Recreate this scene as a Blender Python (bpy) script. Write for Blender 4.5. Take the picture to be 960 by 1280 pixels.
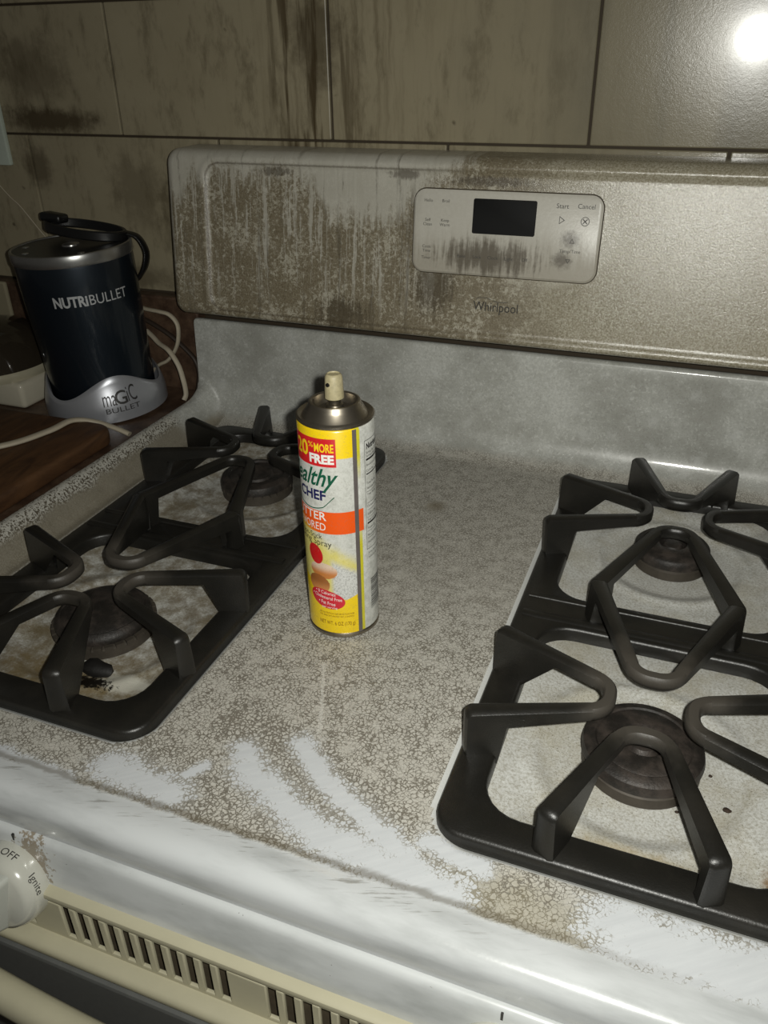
import bpy, bmesh, math, random
from mathutils import Vector, Matrix
random.seed(7)
PI = math.pi
scene = bpy.context.scene
for o in list(bpy.data.objects): bpy.data.objects.remove(o)
COL = scene.collection

# ------------------------------------------------------------------ camera
F_PX, YAW, PITCH, ROLL = 1027.18, 0.3742, 0.5148, -0.0163
CAM = Vector((0.20776, -0.32513, 0.4185))
fwd = Vector((-math.sin(YAW)*math.cos(PITCH), math.cos(YAW)*math.cos(PITCH), -math.sin(PITCH)))
rgt = Vector((math.cos(YAW), math.sin(YAW), 0)); upv = rgt.cross(fwd)
r2 = math.cos(ROLL)*rgt + math.sin(ROLL)*upv
u2 = -math.sin(ROLL)*rgt + math.cos(ROLL)*upv
cam = bpy.data.cameras.new('camera'); camo = bpy.data.objects.new('camera', cam); COL.objects.link(camo)
cam.sensor_fit = 'VERTICAL'; cam.sensor_height = 36.0; cam.sensor_width = 27.0
cam.lens = F_PX/1280*36.0; cam.clip_start = 0.01
camo.matrix_world = Matrix(((r2.x, u2.x, -fwd.x, CAM.x), (r2.y, u2.y, -fwd.y, CAM.y), (r2.z, u2.z, -fwd.z, CAM.z), (0, 0, 0, 1)))
scene.camera = camo

# ------------------------------------------------------------------ world, flash of the phone, exposure
w = bpy.data.worlds.new('world'); scene.world = w; w.use_nodes = True
w.node_tree.nodes['Background'].inputs[0].default_value = (1.0, 0.93, 0.82, 1)
w.node_tree.nodes['Background'].inputs[1].default_value = 0.035
fl = bpy.data.lights.new('phone_flash_offscreen', 'AREA'); fl.shape = 'DISK'; fl.size = 0.011; fl.energy = 3.0
fl.color = (1.0, 0.995, 0.925); fl.spread = math.radians(150)
flo = bpy.data.objects.new('phone_flash_offscreen', fl); COL.objects.link(flo)
fdir = (fwd + 0.17*rgt - 0.03*upv).normalized()
flo.matrix_world = Matrix.Translation(CAM + 0.020*r2 + 0.008*u2 + 0.004*fwd) @ fdir.to_track_quat('-Z', 'Y').to_matrix().to_4x4()
scene.view_settings.view_transform = 'Standard'; scene.view_settings.look = 'None'
scene.view_settings.gamma = 1.0; scene.view_settings.use_curve_mapping = False
scene.view_settings.exposure = 0.0

# ------------------------------------------------------------------ node helpers
class V:
    def __init__(s, g, k): s.g = g; s.k = k
    def _m(s, op, o=None, c=None): return s.g.math(op, s, o, c)
    def __add__(s, o): return s._m('ADD', o)
    __radd__ = __add__
    def __sub__(s, o): return s._m('SUBTRACT', o)
    def __rsub__(s, o): return s.g.math('SUBTRACT', o, s)
    def __mul__(s, o): return s._m('MULTIPLY', o)
    __rmul__ = __mul__
    def __truediv__(s, o): return s._m('DIVIDE', o)
    def sq(s): return s._m('MULTIPLY', s)
    def sqrt(s): return s._m('SQRT')
    def abs(s): return s._m('ABSOLUTE')
    def max(s, o): return s._m('MAXIMUM', o)
    def min(s, o): return s._m('MINIMUM', o)
    def gt(s, o): return s._m('GREATER_THAN', o)
    def lt(s, o): return s._m('LESS_THAN', o)
class G:
    def __init__(g, name):
        g.mat = bpy.data.materials.new(name); g.mat.use_nodes = True
        g.t = g.mat.node_tree; g.b = g.t.nodes['Principled BSDF']
        geo = g.t.nodes.new('ShaderNodeNewGeometry'); g.pos = V(g, geo.outputs['Position'])
        tc = g.t.nodes.new('ShaderNodeTexCoord'); g.obj = V(g, tc.outputs['Object'])
        oi = g.t.nodes.new('ShaderNodeObjectInfo'); g.rnd = V(g, oi.outputs['Random'])
    def put(g, sock, v):
        if isinstance(v, V): g.t.links.new(v.k, sock)
        elif v is not None:
            if isinstance(v, (tuple, list)) and sock.type == 'RGBA' and len(v) == 3: v = (*v, 1)
            sock.default_value = v
    def math(g, op, a, b=None, c=None):
        n = g.t.nodes.new('ShaderNodeMath'); n.operation = op
        g.put(n.inputs[0], a); g.put(n.inputs[1], b)
        if c is not None: g.put(n.inputs[2], c)
        return V(g, n.outputs[0])
    def xyz(g, v):
        n = g.t.nodes.new('ShaderNodeSeparateXYZ'); g.put(n.inputs[0], v); return [V(g, o) for o in n.outputs]
    def vec(g, x, y, z):
        n = g.t.nodes.new('ShaderNodeCombineXYZ')
        for i, q in enumerate((x, y, z)): g.put(n.inputs[i], q)
        return V(g, n.outputs[0])
    def vadd(g, a, b):
        n = g.t.nodes.new('ShaderNodeVectorMath'); g.put(n.inputs[0], a); g.put(n.inputs[1], b); return V(g, n.outputs[0])
    def vmul(g, a, b):
        n = g.t.nodes.new('ShaderNodeVectorMath'); n.operation = 'MULTIPLY'; g.put(n.inputs[0], a); g.put(n.inputs[1], b); return V(g, n.outputs[0])
    def noise(g, vec, scale, detail=3, rough=.55, dist=0, color=False):
        n = g.t.nodes.new('ShaderNodeTexNoise'); g.put(n.inputs['Vector'], vec); n.inputs['Scale'].default_value = scale
        n.inputs['Detail'].default_value = detail; n.inputs['Roughness'].default_value = rough; n.inputs['Distortion'].default_value = dist
        return V(g, n.outputs[1 if color else 0])
    def warp(g, vec, scale, amt, detail=2):
        c = g.noise(vec, scale, detail, color=True)
        return g.vadd(vec, g.vmul(g.vadd(c, (-.5, -.5, -.5)), (amt*2, amt*2, amt*2)))
    def voro(g, vec, scale, feat='F1', rand=1.0, out=0):
        n = g.t.nodes.new('ShaderNodeTexVoronoi'); n.feature = feat; g.put(n.inputs['Vector'], vec)
        n.inputs['Scale'].default_value = scale; n.inputs['Randomness'].default_value = rand
        return V(g, n.outputs[out])
    def ss(g, x, a, b, lo=0., hi=1.):
        n = g.t.nodes.new('ShaderNodeMapRange'); n.interpolation_type = 'SMOOTHSTEP'
        if a > b: a, b, lo, hi = b, a, hi, lo
        for i, q in enumerate((x, a, b, lo, hi)): g.put(n.inputs[i], q)
        return V(g, n.outputs[0])
    def mix(g, f, a, b):
        n = g.t.nodes.new('ShaderNodeMix'); n.data_type = 'RGBA'; g.put(n.inputs[0], f); g.put(n.inputs[6], a); g.put(n.inputs[7], b)
        return V(g, n.outputs[2])
    def ell(g, x, y, cx, cy, rx, ry):
        return (((x-cx)/rx).sq() + ((y-cy)/ry).sq()).sqrt()
    def caps(g, x, y, a, b, r):
        dx, dy = b[0]-a[0], b[1]-a[1]; L = dx*dx+dy*dy
        t = ((x-a[0])*dx + (y-a[1])*dy)/L
        t = t.max(0.0).min(1.0)
        ex = x-a[0]-t*dx; ey = y-a[1]-t*dy
        return (ex.sq()+ey.sq()).sqrt()/r
    def out(g, col=None, rough=.5, metal=0., spec=.5, bump=None, bstr=.3, bdist=.001, coat=0., coat_r=.1, trans=0., ior=None, coat_bump=True):
        b = g.b.inputs
        g.put(b['Base Color'], col); g.put(b['Roughness'], rough); g.put(b['Metallic'], metal); g.put(b['Specular IOR Level'], spec)
        g.put(b['Coat Weight'], coat); g.put(b['Coat Roughness'], coat_r); g.put(b['Transmission Weight'], trans)
        if ior: b['IOR'].default_value = ior
        if bump is not None:
            n = g.t.nodes.new('ShaderNodeBump'); n.inputs['Strength'].default_value = bstr; n.inputs['Distance'].default_value = bdist
            g.put(n.inputs['Height'], bump); g.t.links.new(n.outputs[0], b['Normal'])
            if coat_bump: g.t.links.new(n.outputs[0], b['Coat Normal'])
        return g.mat
def S(r, g, b):   # sRGB bytes to linear
    f = lambda c: c/12.92 if c <= .04045 else ((c+.055)/1.055)**2.4
    return (f(r/255), f(g/255), f(b/255))
def simple(name, col, rough=.5, metal=0., spec=.5, var=.12, scale=60, bstr=0., coat=0., coat_r=.1):
    g = G(name); n = g.noise(g.obj, scale, 4)
    c = g.mix(n, tuple(q*(1-var) for q in col), tuple(min(1, q*(1+var)) for q in col))
    return g.out(c, rough, metal, spec, n if bstr else None, bstr, .0006, coat, coat_r)

# ------------------------------------------------------------------ materials
M = {}
def mat_cooktop():
    g = G('greasy_white_enamel'); x, y, z = g.xyz(g.pos)
    big = g.noise(g.pos, 9, 3); med = g.noise(g.pos, 38, 4); fine = g.noise(g.pos, 620, 3, .7)
    # dried foam film: pale flakes parted by brown cracks, finer towards the back
    p1 = g.warp(g.warp(g.pos, 120, .003, 4), 500, .0012, 3); p2 = g.warp(g.warp(g.pos, 160, .003, 3), 700, .0010, 3)
    e1 = g.voro(p1, 330, 'DISTANCE_TO_EDGE'); e2 = g.voro(p2, 380, 'DISTANCE_TO_EDGE')
    back = g.ss(y + (big-.5)*.25, .14, .36)
    lump = g.noise(g.pos, 75, 4, .6)
    open_ = g.ss(g.caps(x, y, (-.05, .045), (.075, -.008), .022)+(med-.5)*1.2, 1.3, .6)*.06 + g.ss(g.caps(x, y, (-.12, .0), (.0, -.03), .02)+(med-.5), 1.3, .6)*.04
    cr1 = g.ss(e1 - (lump-.45)*.40 - open_, .11, .0); cr2 = g.ss(e2 - (lump-.45)*.42, .13, .0)
    crack = V(g, g.mix(back, cr1, cr2).k)
    isl = g.mix(g.noise(g.pos, 170, 4), S(172, 169, 159), S(206, 203, 194))
    gap = g.mix(med, S(94, 89, 79), S(120, 114, 103))
    film = g.mix(crack*.92, isl, gap)
    film = g.mix(g.ss(fine, .46, .72)*.40, film, S(106, 99, 85))
    film = g.mix(g.ss(g.noise(g.pos, 900, 2, .6), .56, .68)*.35, film, S(206, 203, 192))
    film = g.mix(back*.30, film, S(158, 154, 145))
    # enamel where the film was wiped away
    smear = g.noise(g.vmul(g.vec(x*.8+y*.6, x*-.6+y*.8, z), (22, 240, 30)), 1, 5, .6)
    enamel = g.mix(smear, S(188, 191, 194), S(214, 217, 219))
    wob = (g.noise(g.pos, 55, 6, .75)-.5)*1.8 + (smear-.5)*1.3 + (crack-.4)*.55 + (g.noise(g.pos, 330, 3, .7)-.5)*1.3
    segs = [((-.112, -.022), (-.060, -.028), .0125), ((-.052, .000), (-.060, -.012), .0045), ((-.036, .024), (-.022, .012), .008), ((-.026, .010), (.050, -.028), .0115), ((.050, -.024), (.128, -.036), .015),
            ((.000, .040), (.030, .016), .0085), ((.026, .018), (.100, -.022), .0090), ((.108, -.006), (.142, -.012), .0075), ((.226, -.024), (.30, -.028), .023), ((.30, -.022), (.40, -.025), .03), ((-.24, -.036), (-.13, -.041), .005)]
    clean = None; near = None
    for a, b, r in segs:
        d_ = g.caps(x, y, a, b, r); c = g.ss(d_+wob, 1.38, .50); clean = c if clean is None else clean.max(c); near = d_ if near is None else near.min(d_)
    clean = g.ss(clean, .08, .85)
    film = g.mix(g.ss(near+wob*1.2, 2.3, .9)*.45, film, S(190, 190, 186))
    col = g.mix(clean, film, enamel)
    yel = g.ss(g.caps(x, y, (.128, -.030), (.20, -.036), .020)+wob*1.0, 1.3, .4)*(1-clean)
    col = g.mix(yel*.36, col, S(138, 129, 98))
    col = g.mix(g.ss(g.ell(x, y, -.0157, .3928, .014, .016)+wob*.4, 1.1, .2)*.6, col, S(105, 92, 66))
    trick = g.ss(g.caps(x, y, (-.0205, .123), (.0074, .055), .0016)+wob*.8, 1.4, .5)
    col = g.mix(trick*.6, col, S(206, 204, 196))
    # grease band and speckled ridge at the sides
    ax = x.abs(); sidew = g.ss(ax, .336, .342)
    grease = g.mix(g.noise(g.pos, 45, 5, .65), S(98, 91, 75), S(146, 139, 122))
    col = g.mix(sidew*.85, col, grease)
    spk = g.ss(g.noise(g.pos, 460, 3, .7)+g.ss(ax, .377, .366)*.07, .53, .60)
    ridge = g.mix(spk, S(186, 184, 175), S(86, 79, 66))
    col = g.mix(g.ss(ax+(med-.5)*.012, .3625, .369), col, ridge)
    col = g.mix(g.ss((ax-.3415).abs(), .0050, .0020)*g.ss(fine, .42, .58)*.9, col, S(190, 188, 180))
    # upright splash at the back: grey enamel with dried pale splashes
    cl1 = g.noise(g.pos, 16, 5, .65)
    sp = g.mix(g.ss(cl1, .3, .7), S(154, 154, 147), S(180, 181, 175))
    fl_ = g.noise(g.warp(g.pos, 170, .005, 4), 300, 5, .8)
    sp = g.mix(g.ss(fl_+(cl1-.5)*.35, .50, .64)*.6, sp, S(206, 207, 202))
    sp = g.mix(g.ss(g.voro(g.warp(g.pos, 90, .010, 4), 30, 'F1')+(fl_-.5)*1.2, .26, .05)*.55, sp, S(192, 193, 189))
    sp = g.mix(g.ss(g.noise(g.pos, 420, 3, .7), .50, .66)*.22, sp, S(96, 93, 86))
    col = g.mix(g.ss(z+(med-.5)*.008, .002, .012)*g.ss(y, .44, .47), col, sp)
    # dirt line along the front bead, clean enamel beyond
    fr = g.ss(y+(med-.5)*.006+(smear-.5)*.004, -.0405, -.0440)
    dline = g.ss((y+.0395+(med-.5)*.007+(smear-.5)*.005).abs(), .0045, .0005)
    col = g.mix(dline*.6*g.ss(x, .30, .12), col, S(98, 90, 74))
    fs = g.noise(g.vmul(g.pos, (9, 40, 40)), 1, 5, .6)
    fcol = g.mix(g.ss(fs, .40, .75), S(204, 207, 208), S(174, 177, 177))
    scr = g.noise(g.vmul(g.vec(x*.94+y*.34, x*-.34+y*.94, z), (30, 420, 60)), 1, 5, .65)
    fcol = g.mix(g.ss(scr+(med-.5)*.5, .54, .66)*g.ss(y, -.060, -.048)*g.ss(x, .22, .10)*.6, fcol, S(112, 108, 98))
    col = g.mix(fr, col, fcol)
    soil = (1-clean)*(1-fr)
    upr = g.ss(z, .004, .02)*g.ss(y, .44, .47)
    rough = .24 + soil*(.28-upr*.14) + (fine-.5)*.2
    h = (1-crack)*.5*soil*(1-upr) + fine*.30*soil*(1-upr*.7)
    return g.out(col, rough, 0, .5, h, .35, .0012, coat=fr*.6+upr*.45, coat_r=.10)
def mat_pan():
    g = G('speckled_burner_pan_enamel'); x, y, z = g.xyz(g.pos); ax = x.abs()
    # recessed pans
    sx = (ax-.2205).abs() - .0885; sy = (y-.2475).abs() - .222
    dd = (sx.max(0.).sq() + sy.max(0.).sq()).sqrt() - .028
    grain = g.noise(g.pos, 520, 4, .7); patch = g.noise(g.pos, 20, 5, .6)
    pan = g.mix(g.ss(grain, .38, .70), S(212, 213, 209), S(170, 168, 158))
    pan = g.mix(g.ss(patch, .44, .70)*.55, pan, S(172, 165, 142))
    pan = g.mix(g.ss(g.noise(g.pos, 1100, 2, .6), .61, .66)*g.ss(patch, .35, .6)*.7, pan, S(84, 74, 56))
    edge = g.ss(dd, -.050, -.022)
    left = g.ss(x, .02, -.02)
    pan = g.mix(g.ss(edge*.55+(g.noise(g.pos, 60, 6, .7)-.5)*.9, .30, .60)*(.15+left*.6), pan, S(98, 82, 50))
    fl_pan = left*g.ss(y, .24, .20)
    pan = g.mix(g.ss(g.noise(g.pos, 34, 6, .7), .50, .68)*fl_pan*.55, pan, S(112, 97, 62))
    lip = g.ss(dd, -.0060, -.0030)
    pan = g.mix(lip, pan, S(204, 205, 202))
    dist = g.ell(x, y, -.215, .045, .085, .036)+(g.noise(g.pos, 70, 6, .75)-.5)*2.0
    pan = g.mix(g.ss(dist, .95, .2)*.7*(1-lip), pan, S(118, 100, 62))
    whit = g.ell(x, y, -.163, .058, .030, .013)+(g.noise(g.pos, 90, 5, .7)-.5)*1.2
    pan = g.mix(g.ss(whit, 1.0, .5)*.8, pan, S(200, 198, 186))
    burn = g.ell(x, y, -.190, .051, .026, .010)+(g.noise(g.pos, 260, 6, .75)-.5)*3.0
    pan = g.mix(g.ss(burn, .85, .6), pan, S(26, 22, 17))
    rust = g.ell(x, y, .302, .040, .007, .016)+(g.noise(g.pos, 160, 5, .75)-.5)*2.0
    pan = g.mix(g.ss(rust, 1.0, .1)*.75, pan, S(120, 86, 40))
    tan = g.ell(x, y, .225, .031, .06, .011)+(g.noise(g.pos, 90, 5, .7)-.5)*1.6
    pan = g.mix(g.ss(tan, 1.0, .2)*.5, pan, S(160, 142, 100))
    return g.out(pan, .32+(grain-.5)*.2, 0, .5, grain, .22, .0012, coat=.35, coat_r=.12)
def mat_backguard():
    g = G('grimy_cream_enamel'); x, y, z = g.xyz(g.pos)
    med = g.noise(g.pos, 30, 5, .6); fine = g.noise(g.pos, 560, 4, .75)
    wp = g.warp(g.pos, 80, .002)
    drip = g.noise(g.vmul(wp, (120, 1, 7)), 1, 5, .6)
    drip2 = g.noise(g.vmul(wp, (300, 1, 11)), 1, 4, .65)
    flake = g.noise(g.warp(g.pos, 150, .006, 4), 230, 5, .8)
    grime = g.mix(g.ss(fine, .3, .7), S(104, 94, 74), S(138, 129, 108))
    cream = g.mix(med, S(180, 177, 164), S(198, 195, 184))
    wear = g.mix(g.ss(flake+(med-.5)*.4, .51, .61)*.85, grime, S(182, 177, 160))
    # pale wiped strip along the top left with runs coming down from it
    edge = .300 + (drip-.5)*.10 + (drip2-.5)*.05
    edge = edge - g.ss((x+.140).abs(), .085, .02)*.040 - g.ss(x, -.345, -.375)*.03 + g.ss(x, -.06, .02)*.08
    cl = g.ss(z-edge+(flake-.5)*.03, -.012, .012)
    runs = g.ss(drip2+(drip-.5)*.7+(flake-.5)*.35, .52, .64)*g.ss(x, .0, -.10)*g.ss(z+(drip-.5)*.05, .155, .215)
    col = g.mix(runs*.7, wear, cream)
    col = g.mix(cl*.85, col, cream)
    dark = g.ss(g.noise(g.vmul(wp, (85, 1, 5)), 1, 5, .65)+(flake-.5)*.25, .58, .72)*g.ss(x, .02, -.06)
    col = g.mix(dark*.6, col, S(66, 57, 42))
    for (cx, cz, rx, rz) in ((-.245, .303, .026, .005), (-.095, .305, .020, .006), (-.165, .160, .035, .022), (-.06, .20, .03, .04), (.0, .301, .06, .006)):
        m = g.ss(g.ell(x, z, cx, cz, rx, rz)+(drip2-.5)*1.9+(flake-.5)*1.3, 1.0, .4); col = g.mix(m*.65, col, S(66, 57, 42))
    # right side: even, sparkling dried film
    rt = g.ss(x+(med-.5)*.08, .0, .11)
    rcol = g.mix(g.ss(fine, .34, .68), S(128, 120, 98), S(186, 180, 162))
    rcol = g.mix(g.ss(g.noise(g.pos, 12, 4), .45, .7)*.35, rcol, S(138, 128, 102))
    rcol = g.mix(g.ss(flake, .56, .68)*.3, rcol, S(198, 193, 176))
    col = g.mix(rt, col, rcol)
    halo = g.ell(x, z, .012, .252, .104, .050)
    col = g.mix(g.ss(halo+(fine-.5)*.6, 1.14, 1.0)*.4*rt, col, S(204, 200, 188))
    fx = (x.abs()-.316).max(0.); fz = ((z-.2305).abs()-.0625).max(0.)
    ring = ((fx.sq()+fz.sq()).sqrt()-.017).abs()
    col = g.mix(g.ss(ring+(fine-.5)*.003, .0016, .0004)*.5*g.ss(x, .0, -.1), col, S(74, 64, 48))
    h = fine*.7 + cl*.2 + flake*.5*(1-rt)
    return g.out(col, .36-rt*.10+(fine-.5)*.25, 0, .5, h, .35, .0010, coat=.2+rt*.4, coat_r=.12)
def mat_tile():
    g = G('greasy_beige_tile'); x, y, z = g.xyz(g.pos)
    med = g.noise(g.pos, 14, 5, .6)
    drip = g.noise(g.vmul(g.warp(g.pos, 40, .004), (110, 1, 6)), 1, 5, .65)
    col = g.mix(med, S(140, 131, 107), S(160, 151, 127))
    col = g.mix(g.ss(drip, .45, .75)*g.ss(x, -.36, -.22)*(1-g.ss(x, -.18, -.06)*.7)*.6, col, S(92, 80, 58))
    col = g.mix(g.ss(g.noise(g.vmul(g.pos, (60, 1, 5)), 1, 4), .52, .62)*g.ss((x+.225).abs(), .07, .02)*.9, col, S(70, 58, 38))
    for (cx, cz, rx, rz, k) in ((-.59, .345, .10, .020, .85), (-.60, .40, .07, .05, .45), (-.62, .29, .03, .03, .6), (-.47, .27, .05, .06, .4), (-.50, .16, .10, .02, .5), (-.22, .43, .04, .06, .6), (-.42, .24, .03, .05, .4)):
        m = g.ss(g.ell(x, z, cx, cz, rx, rz)+(g.noise(g.pos, 40, 5, .7)-.5)*1.4+(drip-.5)*.6, 1.05, .3); col = g.mix(m*k, col, S(58, 46, 28))
    spots = g.ss(g.voro(g.warp(g.pos, 80, .003), 26, 'F1'), .12, .06)*g.ss(g.noise(g.pos, 9, 2), .5, .6)
    col = g.mix(spots*.8, col, S(52, 42, 26))
    film = g.ss(x+(med-.5)*.25, -.12, .14)
    fcol = S(104, 99, 83)
    fcol = g.mix(g.ss(g.noise(g.vmul(g.pos, (20, 1, 1.6)), 1, 2), .42, .62)*.6, fcol, S(138, 130, 108))
    col = g.mix(film*.75, col, fcol)
    mot = g.noise(g.vmul(g.warp(g.pos, 30, .006), (60, 1, 22)), 1, 6, .7)
    col = g.mix(g.ss(mot, .48, .72)*.45*(1-film*.75), col, S(74, 64, 44))
    bead = g.noise(g.pos, 330, 4, .8); wet = g.noise(g.pos, 60, 4, .6)
    rough = .32 - film*.10 + (med-.5)*.05
    return g.out(col, rough, 0, .28, bead*g.ss(film, .2, 1.)*.9+wet*.3, .17, .0008, coat=film*.30, coat_r=.115, coat_bump=False)
M['cooktop'] = mat_cooktop(); M['pan'] = mat_pan(); M['backguard'] = mat_backguard(); M['tile'] = mat_tile()
M['grout'] = simple('dark_grout', S(58, 48, 34), .8, scale=90)
def mat_grate():
    g = G('black_cast_iron'); x, y, z = g.xyz(g.pos); ax = x.abs()
    n = g.noise(g.pos, 30, 4); f = g.noise(g.pos, 700, 3, .7)
    col = g.mix(g.ss(n, .4, .75), S(26, 25, 22), S(36, 34, 30))
    d = g.ell(ax, y, .2205, .125, .06, .06)
    hot = g.ss(z, .030, .040)*g.ss(d+(n-.5)*.9, 1.05, .55)
    col = g.mix(hot*.7, col, S(78, 73, 66))
    return g.out(col, .38+(f-.5)*.2+hot*.15, 0, .5, f, .20, .0008)
M['grate'] = mat_grate()
def mat_burner():
    g = G('heat_browned_burner_iron'); n = g.noise(g.pos, 60, 5, .65); f = g.noise(g.pos, 600, 3, .7)
    col = g.mix(g.ss(n, .38, .68), S(36, 33, 30), S(66, 59, 54))
    return g.out(col, .5+(f-.5)*.3, .15, .4, f+n*.5, .35, .001)
M['burner'] = mat_burner()
M['burner_base'] = simple('sooty_burner_base', S(70, 64, 56), .6, .3, scale=120, var=.4, bstr=.3)
M['char'] = simple('charred_spill', S(16, 14, 12), .6, scale=200, var=.4, bstr=.6)
M['crumb'] = simple('burnt_crumb', S(46, 32, 20), .8, scale=300, var=.4)
def mat_front():
    g = G('front_panel_enamel'); n = g.noise(g.vmul(g.pos, (9, 26, 26)), 1, 5, .6); x, y, z = g.xyz(g.pos)
    col = g.mix(g.ss(n, .40, .7), S(200, 203, 203), S(170, 173, 172))
    sp = g.ss(g.ell(x, z, -.143, -.048, .016, .03)+(g.noise(g.pos, 260, 3, .7)-.5)*2.6, .85, .6)
    col = g.mix(sp*.7, col, S(116, 92, 44))
    sp = g.ss(g.noise(g.pos, 300, 2), .76, .79); col = g.mix(sp*.6, col, S(80, 76, 66))
    return g.out(col, .25, 0, .5, coat=.4, coat_r=.1)
M['front'] = mat_front()
M['cream'] = simple('yellowed_cream_plastic', S(182, 177, 152), .38, scale=40, var=.10)
M['knob'] = simple('glossy_white_knob', S(190, 190, 180), .18, scale=70, var=.08, coat=.5, coat_r=.05)
M['knobgrip'] = simple('grey_white_grip', S(178, 180, 172), .3, scale=50, var=.08)
M['doorglass'] = simple('grey_oven_door', S(96, 97, 95), .35, scale=200, var=.15)
M['void'] = simple('dirty_vent_interior', S(82, 73, 57), .7, scale=150, var=.5)
M['ink'] = simple('dark_print', S(44, 42, 40), .5)
M['greyink'] = simple('grey_print', S(66, 64, 60), .5)
def mat_plate():
    g = G('smeared_control_overlay'); x, y, z = g.xyz(g.pos)
    drip = g.noise(g.vmul(g.warp(g.pos, 90, .001), (260, 1, 22)), 1, 4, .6); n = g.noise(g.pos, 260, 4, .7)
    col = g.mix(n, S(184, 180, 168), S(204, 201, 191))
    m = g.ss(z+(drip-.5)*.05, .262, .222)
    bot = g.ss(g.ell(x, z, -.005, .230, .06, .020)+(drip-.5)*2.0+(n-.5)*.6, 1.1, .3)
    col = g.mix(m*.45, col, S(134, 124, 104)); col = g.mix(bot*.75, col, S(70, 60, 44))
    for cx, cz in ((.078, .252), (.072, .232)):
        k = g.ss(g.ell(x, z, cx, cz, .012, .010)+(n-.5)*1.2, 1.1, .2); col = g.mix(k*.7, col, S(72, 62, 48))
    return g.out(col, .33, 0, .5, n, .2, .0006)
M['plate'] = mat_plate()
M['display'] = simple('black_display', (.004, .004, .004), .6, spec=.2, scale=20)
M['grime'] = simple('brown_grime_line', S(58, 48, 32), .6, scale=400, var=.5)
# can
def mat_label():
    g = G('printed_can_label'); x, y, z = g.xyz(g.obj)
    a = g.math('ARCTAN2', x, y*-1.0)*(180/PI)
    n = g.noise(g.obj, 160, 4, .7); f = g.noise(g.obj, 700, 3, .8)
    white = g.mix(g.ss(n, .3, .7), S(178, 179, 172), S(206, 207, 201))
    yel = g.mix(n, S(226, 190, 6), S(238, 206, 24))
    col = white
    lft = a.lt(27.0)
    smudge = g.ss(n, .5, .66)*g.ss(a, -6, 8)*lft
    col = g.mix(smudge*.55, col, S(158, 157, 150))
    col = g.mix(g.ss(z, .1605, .1615)*lft, col, yel)
    red = S(196, 28, 34)
    rb = g.ss(a, -1.6, -2.4)*g.ss(a, -112, -111)*g.ss(z, .1542, .1546)*g.ss(z, .1768, .1764)
    col = g.mix(rb, col, red)
    ob = g.ss(a, 38.5, 38)*g.ss(a, -150, -149)*g.ss(z, .0978, .0982)*g.ss(z, .1172, .1168)
    col = g.mix(ob, col, S(226, 84, 20))
    # picture of cup cakes on a white plate
    ya = g.ss(z+a*.00035+(n-.5)*.01, .088, .072)*g.ss(z, .036, .040)*lft*g.ss(a, -130, -120)
    col = g.mix(ya*.75, col, S(214, 200, 70))
    pl = g.ss((z-(.0725-(a+10)*.00028))+(f-.5)*.012, .004, -.004)*g.ss(a, -22, -12)
    col = g.mix(pl*lft, col, g.mix(g.ss(f, .35, .65), S(160, 160, 156), S(216, 217, 214)))
    bl = (a-4.0).abs()*.00021 + .0375
    low = g.ss(z-bl, .0006, -.0006)*lft
    col = g.mix(low, col, yel)
    mu = g.ss(g.ell(a, z, -33, .0635, 25, .0075)+(f-.5)*.2, 1.02, .95)
    col = g.mix(mu, col, g.mix(g.ss(z, .060, .068), S(188, 118, 58), S(214, 190, 168)))
    mu = g.ss(g.ell(a, z, -42, .0505, 21, .0085)+(f-.5)*.2, 1.02, .95)
    col = g.mix(mu, col, g.mix(g.ss(z, .045, .054), S(196, 130, 74), S(150, 92, 44)))
    ch = g.ss(g.ell(a-(z-.0775)*-250, z, -45, .0775, 14, .0088), 1.03, .97)
    col = g.mix(ch, col, S(190, 28, 30))
    ov = g.ss(g.ell(a, z+(a+29)*.00006, -29, .037, 31, .0088), 1.02, .98)
    col = g.mix(ov, col, S(200, 30, 48))
    col = g.mix((1-lft)*g.ss(a, 36, 34)*(1-ob)*g.ss((z-.125).abs(), .012, .04), col, S(196, 188, 44))
    col = g.mix(g.ss(f, .54, .70)*.42, col, S(112, 108, 92))
    return g.out(col, .30+(f-.5)*.15, 0, .5, f, .08, .0004, coat=.3, coat_r=.12)
M['label'] = mat_label()
M['tin'] = simple('tarnished_tin', S(150, 142, 128), .34, .95, scale=90, var=.25, bstr=.05)
M['seam'] = simple('bare_tin_seam', S(112, 105, 102), .45, .35, scale=90, var=.2)
M['nozzle'] = simple('grimy_cream_nozzle', S(170, 160, 126), .5, scale=300, var=.45)
for k, c in dict(t_yellow=S(240, 204, 30), t_white=S(232, 232, 226), t_green=S(16, 84, 60), t_navy=S(34, 36, 84), t_black=S(36, 34, 34), t_brown=S(110, 62, 14)).items(): M[k] = simple('print_'+k[2:], c, .4, var=.05)
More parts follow.
